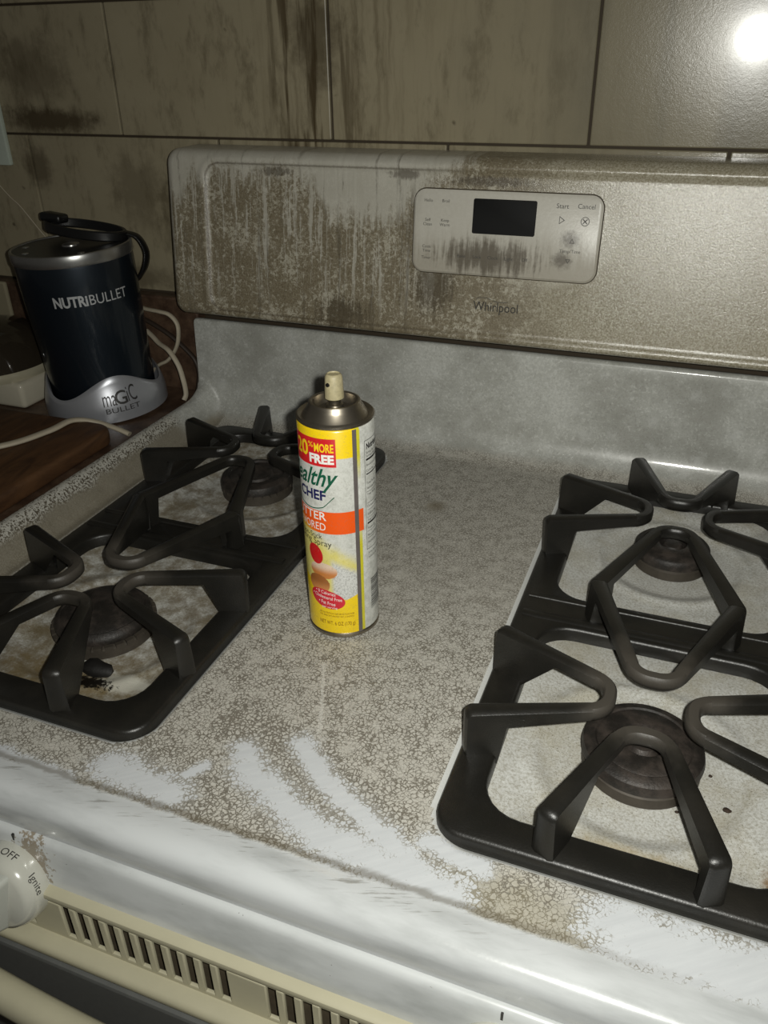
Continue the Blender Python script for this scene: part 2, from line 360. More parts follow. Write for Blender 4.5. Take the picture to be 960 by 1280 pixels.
# counter things
def mat_wood(name, a, b, sc):
    g = G(name); n = g.noise(g.vmul(g.pos, (9, 2.2, 9)), sc, 5, .6, 1.2)
    return g.out(g.mix(g.ss(n, .3, .7), a, b), .58, 0, .35, n, .15, .001)
M['board'] = mat_wood('oiled_brown_board', S(60, 40, 25), S(92, 64, 40), 5)
def mat_counter():
    g = G('dark_brown_laminate'); n = g.noise(g.pos, 30, 6, .7); f = g.noise(g.pos, 300, 3, .7)
    return g.out(g.mix(g.ss(n, .35, .7), S(62, 46, 36), S(98, 78, 62)), .42+(f-.5)*.2, 0, .4, f, .15, .001)
M['counter'] = mat_counter()
M['cabinet'] = simple('dark_cabinet', S(60, 48, 38), .6)
M['navy'] = simple('glossy_midnight_blue', S(30, 39, 48), .40, .6, scale=20, var=.06, coat=.5, coat_r=.12)
M['silver'] = simple('silver_plastic', S(176, 178, 184), .34, .55, scale=120, var=.05)
M['ring'] = simple('brushed_steel_ring', S(170, 170, 168), .3, .9, scale=150, var=.12)
M['blackpl'] = simple('black_plastic', S(24, 24, 24), .35, scale=80, var=.2)
M['cord'] = simple('grubby_white_cord', S(178, 168, 148), .55, scale=120, var=.15)
M['bcord'] = simple('dark_brown_cord', S(52, 42, 34), .55, scale=120, var=.15)
M['ceramic'] = simple('white_glazed_dish', S(190, 184, 166), .25, scale=60, var=.08)
def mat_glass():
    g = G('smoky_glass'); return g.out(S(96, 86, 72), .06, 0, .5, trans=.75, ior=1.45)
M['glass'] = mat_glass()
M['glassrim'] = simple('pale_glass_rim', S(170, 164, 142), .15, scale=60, var=.1)
M['beige'] = simple('beige_plastic', S(150, 142, 118), .5, scale=30)
M['outlet'] = simple('greenish_white_plate', S(186, 196, 184), .3, scale=60)
M['rangebody'] = simple('white_range_side', S(196, 196, 192), .4)
M['floor'] = simple('brown_vinyl_floor', S(96, 82, 64), .5, scale=12)
M['tfont'] = simple('silver_lettering', S(186, 188, 190), .4, .2)
M['soot'] = M['char']

# ------------------------------------------------------------------ object helpers
def link(name, me, m, parent=None, smooth=None):
    o = bpy.data.objects.new(name, me); COL.objects.link(o)
    if m is not None and len(me.materials) == 0: me.materials.append(M[m] if isinstance(m, str) else m)
    if parent: o.parent = parent
    if smooth is not None:
        me.set_sharp_from_angle(angle=math.radians(smooth)) if hasattr(me, 'set_sharp_from_angle') else None
        for p in me.polygons: p.use_smooth = True
    return o
def bm_obj(name, bm, m, parent=None, smooth=40):
    bmesh.ops.recalc_face_normals(bm, faces=bm.faces)
    me = bpy.data.meshes.new(name); bm.to_mesh(me); bm.free()
    return link(name, me, m, parent, smooth)
def py_obj(name, v, f, m, parent=None, smooth=40):
    me = bpy.data.meshes.new(name); me.from_pydata([tuple(q) for q in v], [], f); me.update()
    return link(name, me, m, parent, smooth)
def thing(name, label, cat, loc=(0, 0, 0), rz=0, group=None):
    o = bpy.data.objects.new(name, None); COL.objects.link(o); o.location = loc; o.rotation_euler = (0, 0, rz)
    o.empty_display_size = .02
    return tag(o, label, cat, group)
def tag(o, label, cat, group=None):
    o['label'] = label; o['category'] = cat
    if group: o['group'] = group
    return o
def structure(o): o['kind'] = 'structure'; return o
def box(bm, a, b, bev=0., seg=2):
    r = bmesh.ops.create_cube(bm, size=1.0)['verts']
    for v in r: v.co = Vector([a[i]+(v.co[i]+.5)*(b[i]-a[i]) for i in range(3)])
    if bev:
        es = {e for v in r for e in v.link_edges}
        bmesh.ops.bevel(bm, geom=list(es), offset=bev, segments=seg, profile=.5, affect='EDGES', clamp_overlap=True)
def box_obj(name, a, b, m, parent=None, bev=.002, seg=2):
    bm = bmesh.new(); box(bm, a, b, bev, seg); return bm_obj(name, bm, m, parent, 20)
def lathe(prof, n=48, a0=0, close=True):
    v, f = [], []
    for (r, z) in prof:
        for i in range(n):
            a = a0+2*PI*i/n; v.append((r*math.cos(a), r*math.sin(a), z))
    for j in range(len(prof)-1):
        for i in range(n):
            k = (i+1) % n; f.append((j*n+i, j*n+k, (j+1)*n+k, (j+1)*n+i))
    if prof[0][0] > 1e-6 and close: f.append(tuple(range(n-1, -1, -1)))
    if prof[-1][0] > 1e-6 and close: f.append(tuple(range((len(prof)-1)*n, len(prof)*n)))
    return v, f
def lathe_obj(name, prof, m, parent=None, loc=(0, 0, 0), n=48, close=True, smooth=35):
    v, f = lathe(prof, n, 0, close); bm = bmesh.new()
    vs = [bm.verts.new(q) for q in v]
    for q in f: bm.faces.new([vs[i] for i in q])
    bmesh.ops.remove_doubles(bm, verts=bm.verts, dist=1e-6)
    o = bm_obj(name, bm, m, parent, smooth); o.location = loc; return o
def fillet(pts, rad, seg=6):
    pts = [Vector(p) for p in pts]; out = [pts[0]]
    for i in range(1, len(pts)-1):
        p, a, b = pts[i], pts[i-1], pts[i+1]; r = rad[i] if isinstance(rad, (list, tuple)) else rad
        d1, d2 = (a-p).normalized(), (b-p).normalized(); ang = d1.angle(d2)
        if r <= 0 or ang > PI-.02: out.append(p); continue
        t = min(r/math.tan(ang/2), (a-p).length*.48, (b-p).length*.48); rr = t*math.tan(ang/2)
        c = p+(d1+d2).normalized()*(rr/math.sin(ang/2)); s, e = p+d1*t-c, p+d2*t-c
        for k in range(seg+1): out.append(c+s.slerp(e, k/seg, s.normalized())*1.0 if False else c+(s.normalized().slerp(e.normalized(), k/seg))*rr)
    out.append(pts[-1]); return out
def catmull(pts, n=8):
    pts = [Vector(p) for p in pts]; P = [pts[0]*2-pts[1]]+pts+[pts[-1]*2-pts[-2]]; out = []
    for i in range(1, len(P)-2):
        for k in range(n):
            t = k/n; a, b, c, d = P[i-1:i+3]
            out.append(.5*((2*b)+(c-a)*t+(2*a-5*b+4*c-d)*t*t+(3*b-a-3*c+d)*t**3))
    out.append(pts[-1]); return out
def sweep(path, wx, wz, up0=Vector((0, 0, 1)), ns=12, sq=3.0, scale=None):
    """rounded section of half sizes wx (sideways), wz (along the transported up) along a path"""
    v, f = [], []; n = len(path); up = up0.copy()
    L = [0]
    for i in range(1, n): L.append(L[-1]+(path[i]-path[i-1]).length)
    for i, p in enumerate(path):
        t = (path[min(i+1, n-1)]-path[max(i-1, 0)]).normalized()
        up = (up-t*up.dot(t)); up = up.normalized() if up.length > 1e-6 else t.orthogonal().normalized()
        sd = t.cross(up); k = scale(L[i], L[-1]) if scale else (1, 1)
        for j in range(ns):
            a = 2*PI*(j+.5)/ns; c, s = math.cos(a), math.sin(a)
            q = (abs(c)**sq+abs(s)**sq)**(-1/sq)
            v.append(p+sd*(wx*k[0]*c*q)+up*(wz*k[1]*s*q))
    for i in range(n-1):
        for j in range(ns):
            k = (j+1) % ns; f.append((i*ns+j, i*ns+k, (i+1)*ns+k, (i+1)*ns+j))
    f.append(tuple(range(ns-1, -1, -1))); f.append(tuple(range((n-1)*ns, n*ns)))
    return v, f
def sweep_obj(name, path, wx, wz, m, parent=None, **kw):
    v, f = sweep([Vector(p) for p in path], wx, wz, **kw); return py_obj(name, v, f, m, parent, 50)
_dg = None
def text_geo(s, size, shear=0., bold=0., align='CENTER', space=1., res=3, width=None):
    cu = bpy.data.curves.new('t', 'FONT'); cu.body = s; cu.size = size; cu.shear = shear; cu.offset = bold
    cu.align_x = align; cu.resolution_u = res; cu.space_character = space
    o = bpy.data.objects.new('t', cu); COL.objects.link(o)
    dg = bpy.context.evaluated_depsgraph_get(); dg.update()
    me = bpy.data.meshes.new_from_object(o.evaluated_get(dg))
    v = [q.co.copy() for q in me.vertices]; f = [tuple(p.vertices) for p in me.polygons]
    bpy.data.objects.remove(o); bpy.data.curves.remove(cu); bpy.data.meshes.remove(me)
    if width and v:
        x0, x1 = min(q.x for q in v), max(q.x for q in v); k = width/(x1-x0)
        for q in v: q.x = (q.x-(x0+x1)/2)*k
    return v, f
def text_obj(name, geo, fn, m, parent):
    v, f = geo; return py_obj(name, [fn(q.x, q.y) for q in v], f, m, parent, None)

# ================================================================== SETTING
WY = .580
structure(box_obj('floor', (-1.6, -1.2, -.955), (1.4, .62, -.915), 'floor', bev=0))
wall = structure(box_obj('wall_back', (-1.6, WY+.0035, -.915), (1.4, WY+.05, 1.1), 'grout', bev=0))
TW = .2785
rows = [(.1436, .3285, -.6258), (.3295, .4680, -.4800), (.4690, .6550, -.6258), (.656, .842, -.48)]
for z0, z1, xs in rows:
    me = None; h = z1-z0
    for k in range(-3, 6):
        x0 = xs+k*TW
        if x0 < -1.35 or x0 > 1.0: continue
        if me is None:
            bm = bmesh.new(); g_ = .0013
            box(bm, (g_, 0, g_*.5), (TW-g_, .012, h-g_*.5), .0013, 2)
            bmesh.ops.recalc_face_normals(bm, faces=bm.faces)
            me = bpy.data.meshes.new('tile'); bm.to_mesh(me); bm.free()
        o = link('tile', me, 'tile', wall, None)
        o.location = (x0, WY+random.uniform(-.0004, .0004), z0)
        o.rotation_euler = (random.uniform(-.0006, .0006), 0, random.uniform(-.0006, .0006))

# ================================================================== GAS RANGE
HW = .386
rng = thing('gas_range', 'white four-burner gas range coated with grease and dried foam, display on its backguard', 'stove', (0, .25, -.915))
RP = Vector((0, .25, -.915))
def rpart(o):      # parts are modelled in world space; keep them there under the range's empty
    o.location = Vector(o.location)-RP if o.parent is rng else o.location
    return o
def smooth(a, b, x):
    t = max(0., min(1., (x-a)/(b-a))) if a != b else float(x > a); return t*t*(3-2*t)
BURN = [(-.2205, .113, .0430), (.2205, .113, .040), (-.2205, .381, .0395), (.2205, .381, .034)]
def pan_depth(x, y):
    ax = abs(x)-.2205
    qx, qy = abs(ax)-.0885, abs(y-.2475)-.222
    d = -(math.hypot(max(qx, 0), max(qy, 0))+min(max(qx, qy), 0)-.0305)
    if d <= 0: return 0.
    z = -.0045*smooth(0, .006, d)-.0055*smooth(.020, .055, d)
    for bx, by, br in BURN:
        r = math.hypot(x-bx, y-by)
        z += .0016*math.exp(-((r-br-.034)/.006)**2) - .0015*smooth(br+.032, br+.02, r)
    return z
def cooktop():
    prof = [(-.066, -.0262), (-.0686, -.0255), (-.0690, -.023), (-.0690, -.0175), (-.0690, -.0120), (-.0686, -.0085), (-.0674, -.0052), (-.0655, -.0026), (-.0630, -.0008), (-.0600, .0004), (-.0565, .0011), (-.052, .0012), (-.048, .0008), (-.045, .0003), (-.0425, .0001), (-.040, 0)]
    y = -.0375
    while y < .498: prof.append((y, 0)); y += .0025
    for k in range(11):
        a = PI/2*k/10; prof.append((.500+.035*math.sin(a), .035-.035*math.cos(a)))
    for k in range(1, 12): prof.append((.535+.0005*k, .035+.085*k/11))
    prof += [(.5415, .1225), (.5435, .1240), (.5465, .1243), (.552, .1230), (.556, .116)]
    xs = [-HW, -HW+.0006, -HW+.002, -HW+.004]; x = -HW+.0065
    while x < HW-.0064: xs.append(x); x += .0025
    xs += [HW-.004, HW-.002, HW-.0006, HW]
    v, f = [], []
    for x in xs:
        ax = abs(x); rid = .030*smooth(.350, .376, ax)
        e = ax-(HW-.0065); roll = -(.0065-math.sqrt(max(0, .0065**2-e*e))) if e > 0 else 0
        for (py, pz) in prof:
            k = (1-smooth(0, .06, pz)) if py > .3 else smooth(-.066, -.03, py)
            z = pz+rid*k+(roll if py < .53 else roll*.15)+(pan_depth(x, py) if -.035 < py < .5 else 0)
            v.append((x, py, z))
    n = len(prof)
    # skirts down the two sides
    for x in (-HW, HW):
        for (py, pz) in prof: v.append((x, py, -.03))
    for i in range(len(xs)-1):
        for j in range(n-1): f.append((i*n+j, (i+1)*n+j, (i+1)*n+j+1, i*n+j+1))
    b0 = len(xs)*n
    for j in range(n-1):
        f.append((j, j+1, b0+j+1, b0+j)); a = (len(xs)-1)*n
        f.append((a+j+1, a+j, b0+n+j, b0+n+j+1))
    o = py_obj('cooktop', v, f, 'cooktop', rng, 60); o.data.materials.append(M['pan'])
    for q in o.data.polygons:
        c = q.center; qx, qy = abs(abs(c.x)-.2205)-.0885, abs(c.y-.2475)-.222
        if c.z < .004 and math.hypot(max(qx, 0), max(qy, 0))-.0305 < .0002: q.material_index = 1
    return rpart(o)
cooktop()
bm = bmesh.new(); box(bm, (-HW+.003, -.064, -.90), (HW-.003, .568, -.028), .003)
rpart(bm_obj('range_body', bm, 'rangebody', rng))
# backguard: a leaning hollow panel with a shallow recessed field
PB, PT = Vector((0, .501, .141)), Vector((0, .524, .323))
def pn(x, z, off=0.):
    t = (z-PB.z)/(PT.z-PB.z); return Vector((x, PB.y+(PT.y-PB.y)*t-off, z))
def backguard():
    nx, nz = 310, 80; v, f = [], []; R0 = .012
    def edge(d): return R0-math.sqrt(max(0, R0*R0-(R0-min(d, R0))**2)) if d < R0 else 0.
    for i in range(nx+1):
        u = i/nx; x = -HW+2*HW*(.5-.5*math.cos(PI*u))*.12+2*HW*u*.88 - 0
        for j in range(nz+1):
            z = PB.z+(PT.z-PB.z)*(j/nz)
            qx, qz = abs(x)-(HW-.016), abs(z-.232)-(.091-.016)
            d = -(math.hypot(max(qx, 0), max(qz, 0))+min(max(qx, qz), 0)-.016)
            xx, zz = x, z
            if d < 0:      # round the corners
                k = .016/math.hypot(max(qx, 1e-9), max(qz, 1e-9)); xx = math.copysign(HW-.016+max(qx, 0)*k, x); zz = .232+math.copysign(.075+max(qz, 0)*k, z-.232)
            fx, fz = abs(xx)-.316, abs(zz-.2305)-.0625
            fd = -(math.hypot(max(fx, 0), max(fz, 0))+min(max(fx, fz), 0)-.016)
            off = -edge(max(d, 0))-.003*smooth(-.003, .003, fd)+.0012*math.exp(-((fd+.006)/.003)**2)
            v.append(pn(xx, zz, off))
    for i in range(nx):
        for j in range(nz): a = i*(nz+1)+j; f.append((a, a+nz+1, a+nz+2, a+1))
    ring = [i*(nz+1) for i in range(nx+1)]+[nx*(nz+1)+j for j in range(1, nz+1)]+[i*(nz+1)+nz for i in range(nx-1, -1, -1)]+[j for j in range(nz-1, 0, -1)]
    b = len(v)
    for k in ring: q = v[k]; v.append(Vector((q.x, .5775, q.z)))
    m = len(ring)
    for k in range(m): f.append((ring[k], b+k, b+(k+1) % m, ring[(k+1) % m]))
    f.append(tuple(b+k for k in range(m)))
    return rpart(py_obj('backguard', v, f, 'backguard', rng, 45))
backguard()
# control overlay with display and printed marks
def rr_pts(x0, x1, z0, z1, r, n=6):
    out = []
    for cx, cz, a0 in ((x1-r, z1-r, 0), (x0+r, z1-r, PI/2), (x0+r, z0+r, PI), (x1-r, z0+r, 1.5*PI)):
        for k in range(n+1): a = a0+PI/2*k/n; out.append((cx+r*math.cos(a), cz+r*math.sin(a)))
    return out
def plaque(name, x0, x1, z0, z1, r, o0, o1, m, parent, bev=.0012):
    P0 = rr_pts(x0, x1, z0, z1, r); P1 = rr_pts(x0+bev, x1-bev, z0+bev, z1-bev, max(r-bev, .0002)); n = len(P0)
    v = [pn(x, z, o0) for x, z in P0]+[pn(x, z, o1-bev*.6) for x, z in P0]+[pn(x, z, o1) for x, z in P1]
    f = [(k, (k+1) % n, n+(k+1) % n, n+k) for k in range(n)]+[(n+k, n+(k+1) % n, 2*n+(k+1) % n, 2*n+k) for k in range(n)]+[tuple(range(2*n, 3*n))]
    bm = bmesh.new(); vs = [bm.verts.new(q) for q in v]
    for q in f: bm.faces.new([vs[i] for i in q])
    return bm_obj(name, bm, m, parent, 30)
CX = .011
groove = rpart(plaque('overlay_surround', -.0855, .1075, .2105, .2935, .013, -.004, -.0022, 'grime', rng))
plate = rpart(plaque('control_overlay', -.0845, .1065, .2115, .2925, .012, -.004, -.0006, 'plate', rng, .002))
OFFP = Vector((0, 0, 0))
def sub(o): o.location = Vector((0, 0, 0)); return o
sub(plaque('display', -.0215, .0425, .2525, .2855, .0018, -.002, .0002, 'display', plate, .0003))
def ptext(s, x, z, size, m='ink', parent=plate, off=.0001, **kw):
    g_ = text_geo(s, size, **kw); return sub(text_obj('lettering', g_, lambda a, b: pn(x+a, z+b, off), m, parent))
ptext('Start', .0675, .2800, .0062); ptext('Cancel', .0905, .2805, .0062)
for s, x, z in (('Hello', -.069, .2805), ('Broil', -.0505, .2805), ('Self\nClean', -.069, .262), ('Keep\nWarm', -.0505, .262), ('Cook\nTime', -.069, .236), ('Timer', -.069, .2250)):
    ptext(s, x, z, .0042, 'greyink')
for k, s in enumerate(('Bake', 'Lock', 'Clock', 'Light', 'Off')): ptext(s, -.031+k*.0165, .2285, .0046, 'greyink')
ptext('Temp/Time', .079, .2395, .0044, 'greyink')
def outline(pts, wd, name, m, parent, off=.0001):
    n = len(pts); v, f = [], []
    c = Vector((sum(p[0] for p in pts)/n, sum(p[1] for p in pts)/n))
    for p in pts:
        d = (Vector(p)-c); k = (d.length-wd)/d.length; q = c+d*k; v += [pn(p[0], p[1], off), pn(q.x, q.y, off)]
    for i in range(n): a, b = 2*i, 2*((i+1) % n); f.append((a, b, b+1, a+1))
    return sub(py_obj(name, v, f, m, parent, None))
outline([(.0655, .2730), (.0655, .2655), (.0710, .26925)], .0011, 'start_symbol', 'ink', plate)
outline([(.0905+.0042*math.cos(2*PI*k/28), .2690+.0042*math.sin(2*PI*k/28)) for k in range(28)], .0006, 'cancel_ring', 'ink', plate)
for sgn in (1, -1):
    d = .0021; w_ = .0003
    v = [(-d-w_, sgn*(-d)+w_*sgn), (-d+w_, sgn*(-d)-w_*sgn), (d+w_, sgn*d-w_*sgn), (d-w_, sgn*d+w_*sgn)]
    sub(py_obj('cancel_cross', [pn(.0905+a, .2690+b, .0001) for a, b in v], [(0, 1, 2, 3)], 'ink', plate, None))
outline([(.0775, .2485), (.0825, .2485), (.0800, .2528)], .0009, 'up_arrow', 'ink', plate)
outline([(.0755, .2335), (.0805, .2335), (.0780, .2295)], .0009, 'down_arrow', 'ink', plate)
rpart(text_obj('brand_lettering', text_geo('Whirlpool', .0135, width=.0475), lambda a, b: pn(.0085+a, .1765+b, -.0025), 'ink', rng))
# the swoosh over the brand name
for (cx, cz, rx, rz, a0, a1) in ((-.0045, .1875, .008, .0022, 20, 200), (.014, .1885, .009, .0024, 200, 330)):
    pts = []
    for k in range(13):
        a = math.radians(a0+(a1-a0)*k/12); pts.append((cx+rx*math.cos(a), cz+rz*math.sin(a)))
    v, f = [], []
    for i, p in enumerate(pts): v += [pn(p[0], p[1]-.0003, -.0025), pn(p[0], p[1]+.0003, -.0025)]
    for i in range(len(pts)-1): f.append((2*i, 2*i+2, 2*i+3, 2*i+1))
    rpart(py_obj('brand_swoosh', v, f, 'greyink', rng, None))
# burners
def burner(x, y, r, kind):
    z0 = -.0125
    base = lathe_obj('burner_base', [(r*.9, 0), (r*.98, .002), (r*.98, .010), (r*.93, .0115), (r*.5, .0118)], 'burner_base', rng, (x-RP.x, y-RP.y, z0-RP.z), 56)
    bm = bmesh.new(); n = 30 if kind else 0                # flame ports: small teeth round the head
    z0_ = 0
    for k in range(n):
        a = 2*PI*k/n
        m4 = Matrix.Rotation(a, 4, 'Z') @ Matrix.Translation((r*.955, 0, .0115)); q = bmesh.ops.create_cube(bm, size=1)['verts']
        for v in q: v.co = m4 @ Vector((v.co.x*r*.09, v.co.y*r*.15, v.co.z*.004))
    if kind: o = bm_obj('flame_ports', bm, 'burner_base', base); o['kind'] = 'stuff'
    else: bm.free()
    if kind == 0:
        prof = [(r*.93, .012), (r, .013), (r*1.01, .016), (r*.985, .0205), (r*.93, .0225), (r*.80, .0235), (r*.77, .0225), (r*.74, .0232), (r*.42, .0245), (r*.37, .0238), (r*.34, .019), (r*.30, .0175), (r*.28, .0195), (r*.22, .0225), (r*.10, .0235), (0, .0235)]
    elif kind == 1:
        prof = [(r*.90, .0125), (r*.93, .0145), (r*.93, .0175), (r*.89, .0205), (r*.82, .0225), (r*.79, .0220), (r*.75, .0232), (r*.5, .0265), (r*.2, .0282), (0, .0285)]
    else:
        prof = [(r*.93, .012), (r, .0135), (r, .017), (r*.95, .0215), (r*.86, .0235), (r*.78, .0235), (r*.74, .0215), (r*.50, .0212), (r*.46, .0235), (r*.40, .0240), (r*.30, .0225), (0, .0215)]
    lathe_obj('burner_cap', prof, 'burner', base, (0, 0, 0), 56)
for (bx, by, br), kd in zip(BURN, (1, 0, 2, 0)): burner(bx, by, br, kd)
# charred lump spilled under the front left burner, crumbs in the right pan
def lump(name, loc, s, m, parent, seed=0):
    rr = random.Random(seed); bm = bmesh.new(); bmesh.ops.create_icosphere(bm, subdivisions=2, radius=1)
    for v in bm.verts:
        k = rr.uniform(.78, 1.15); v.co = Vector((v.co.x*s[0]*k, v.co.y*s[1]*k, v.co.z*s[2]*k))
    o = bm_obj(name, bm, m, parent, 60); o.location = loc; return o
rpart(lump('charred_spill', (-.193, .0650, -.0095), (.015, .0085, .0075), 'char', rng, 3))
PZ = -.0102
crumbs = [(.278, .187, .0024), (.2895, .1331, .0021), (.277, .0914, .0020), (.2908, .0832, .0017), (.2961, .0591, .0013), (.266, .1177, .0011), (.247, .0789, .0010), (.226, .0385, .0017), (.2296, .0398, .0016), (.2899, .105, .0012), (.2895, .1533, .0010), (.1481, .1178, .0010), (.1573, .1611, .0009), (.152, .130, .0008), (.288, .385, .0012)]
for k, (x, y, s) in enumerate(crumbs):
    rpart(lump('crumb', (x, y, PZ), (s*1.3, s, s*.7), 'crumb', rng, 20+k))
# front panel, knobs, vents, oven door
def extr_x(name, prof, x0, x1, m, parent, smooth_=30):
    n = len(prof); v = [(x0, y, z) for y, z in prof]+[(x1, y, z) for y, z in prof]
    f = [(k, (k+1) % n, n+(k+1) % n, n+k) for k in range(n)]+[tuple(range(n-1, -1, -1)), tuple(range(n, 2*n))]
    bm = bmesh.new(); vs = [bm.verts.new(q) for q in v]
    for q in f: bm.faces.new([vs[i] for i in q])
    return bm_obj(name, bm, m, parent, smooth_)
fp = rpart(extr_x('front_panel', [(-.060, -.0265), (-.0675, -.0267), (-.0700, -.0274), (-.0720, -.0290), (-.0731, -.0315), (-.0737, -.0345), (-.0795, -.068), (-.060, -.068)], -HW+.001, HW-.001, 'front', rng, 50))
vt = rpart(extr_x('vent_trim', [(-.060, -.0600), (-.0770, -.0600), (-.0832, -.0606), (-.0850, -.0620), (-.0856, -.0650), (-.0845, -.0672), (-.0820, -.0680), (-.060, -.0680)], -HW+.002, HW-.002, 'cream', rng, 40))
sub(extr_x('lower_ridge', [(-.0795, -.1080), (-.0845, -.1080), (-.0915, -.1086), (-.0938, -.1105), (-.0945, -.1140), (-.0930, -.1190), (-.0880, -.1215), (-.0795, -.1215)], -HW+.002, HW-.002, 'cream', vt, 40))
sub(box_obj('vent_interior', (-HW+.004, -.0725, -.1215), (HW-.004, -.060, -.067), 'void', vt, 0))
P_ = .01195; X0 = -.1190
edges = []; x = X0-2*(.1555); groups = [X0+k*.1535 for k in range(-1, 4)]
slots = [gx+i*P_ for gx in groups for i in range(11)]
slots = [s for s in slots if -HW+.02 < s < HW-.02]
zt, zb, sw = -.0725, -.1045, .0066
sub(box_obj('vent_rail', (-HW+.003, -.0828, zt), (HW-.003, -.0800, -.0672), 'cream', vt, .001))
sub(box_obj('vent_rail', (-HW+.003, -.0828, -.1100), (HW-.003, -.0800, zb), 'cream', vt, .001))
cuts = sorted(slots); prev = -HW+.003
slat_me = {}
for s in cuts+[HW-.003+sw/2]:
    x0, x1 = prev, s-sw/2; wd = round(x1-x0, 5)
    if wd not in slat_me:
        bm = bmesh.new(); box(bm, (0, -.0832, zb-.001), (wd, -.0803, zt+.001), .0010, 2); bmesh.ops.recalc_face_normals(bm, faces=bm.faces)
        me = bpy.data.meshes.new('vent_slat'); bm.to_mesh(me); bm.free(); slat_me[wd] = me
    o = link('vent_slat', slat_me[wd], 'cream', vt, 20); o.location = (x0, 0, 0); prev = s+sw/2
for tx in (-.1575, .1715):
    sub(box_obj('tick_mark', (tx-.0007, -.0736, -.0345), (tx+.0007, -.0722, -.0285), 'ink', fp, 0)).rotation_euler = (0, 0, 0)
def knob(x):
    k = bpy.data.objects.new('control_knob', None); COL.objects.link(k); k.parent = rng
    ax = Vector((0, -1, .19)).normalized(); q = ax.to_track_quat('Z', 'Y')
    k.matrix_local = Matrix.Translation(Vector((x+.0055, -.0775, -.0655))-RP) @ q.to_matrix().to_4x4()
    R_ = .0295
    lathe_obj('skirt', [(R_*.9, -.006), (R_*.99, .0), (R_, .004), (R_*.99, .009), (R_*.955, .014), (R_*.88, .0185), (R_*.78, .0205), (0, .0210)], 'knob', k, (0, 0, 0), 64)
    bm = bmesh.new()
    pts = [(-.0125, -.0245, .016), (.0125, -.0245, .016), (.0125, .0235, .016), (-.0125, .0235, .016), (-.0085, -.0205, .034), (.0085, -.0205, .034), (.0085, .0190, .034), (-.0085, .0190, .034)]
    vs = [bm.verts.new(p) for p in pts]
    for fc in ((3, 2, 1, 0), (4, 5, 6, 7), (0, 1, 5, 4), (1, 2, 6, 5), (2, 3, 7, 6), (3, 0, 4, 7)): bm.faces.new([vs[i] for i in fc])
    bmesh.ops.bevel(bm, geom=list(bm.edges), offset=.004, segments=4, profile=.6, affect='EDGES')
    o = bm_obj('grip', bm, 'knobgrip', k, 50); o.rotation_euler = (0, 0, math.radians(-8))
    return k, R_
def knob_text(k, s, ang, R_, size):
    # lettering laid round the rounded skirt; ang clockwise from the top of the knob (local +Y is up the panel)
    geo = text_geo(s, size)
    def fn(a, b):
        th = math.radians(ang)+a/R_
        z = max(.001, .0125-b*.95)
        pr_ = [(.99, 0), (1., .004), (.99, .009), (.955, .014), (.88, .0185), (.78, .0205)]
        r = R_
        for (ra, za), (rb_, zb_) in zip(pr_, pr_[1:]):
            if za <= z <= zb_: r = R_*(ra+(rb_-ra)*(z-za)/(zb_-za))
        r += .0005
        return Vector((math.sin(th)*r, math.cos(th)*r, z))
    return text_obj('knob_lettering', geo, fn, 'ink', k)
k1, R_ = knob(-.1655); knob_text(k1, 'OFF', 12, R_, .0075); knob_text(k1, 'Ignite', 66, R_, .0070); knob_text(k1, 'HI', 150, R_, .007)
k2, R_ = knob(.1700); knob_text(k2, 'OFF', 2, R_, .0075); knob_text(k2, 'Ignite', 60, R_, .0070)
door = rpart(box_obj('oven_door', (-HW+.003, -.0945, -.72), (HW-.003, -.0660, -.1235), 'doorglass', rng, .003))
hp = catmull([(x, -.1010-.0230*(1-(x/.345)**2), -.1140-.0200*(1-(x/.345)**2)) if abs(x) < .34 else (x, -.0915, -.128) for x in (-.345, -.325, -.29, -.24, -.18, -.12, -.06, 0, .06, .12, .18, .24, .29, .325, .345)], 4)
sub(sweep_obj('door_handle', hp, .0105, .0115, 'cream', door, ns=16, sq=2.4))

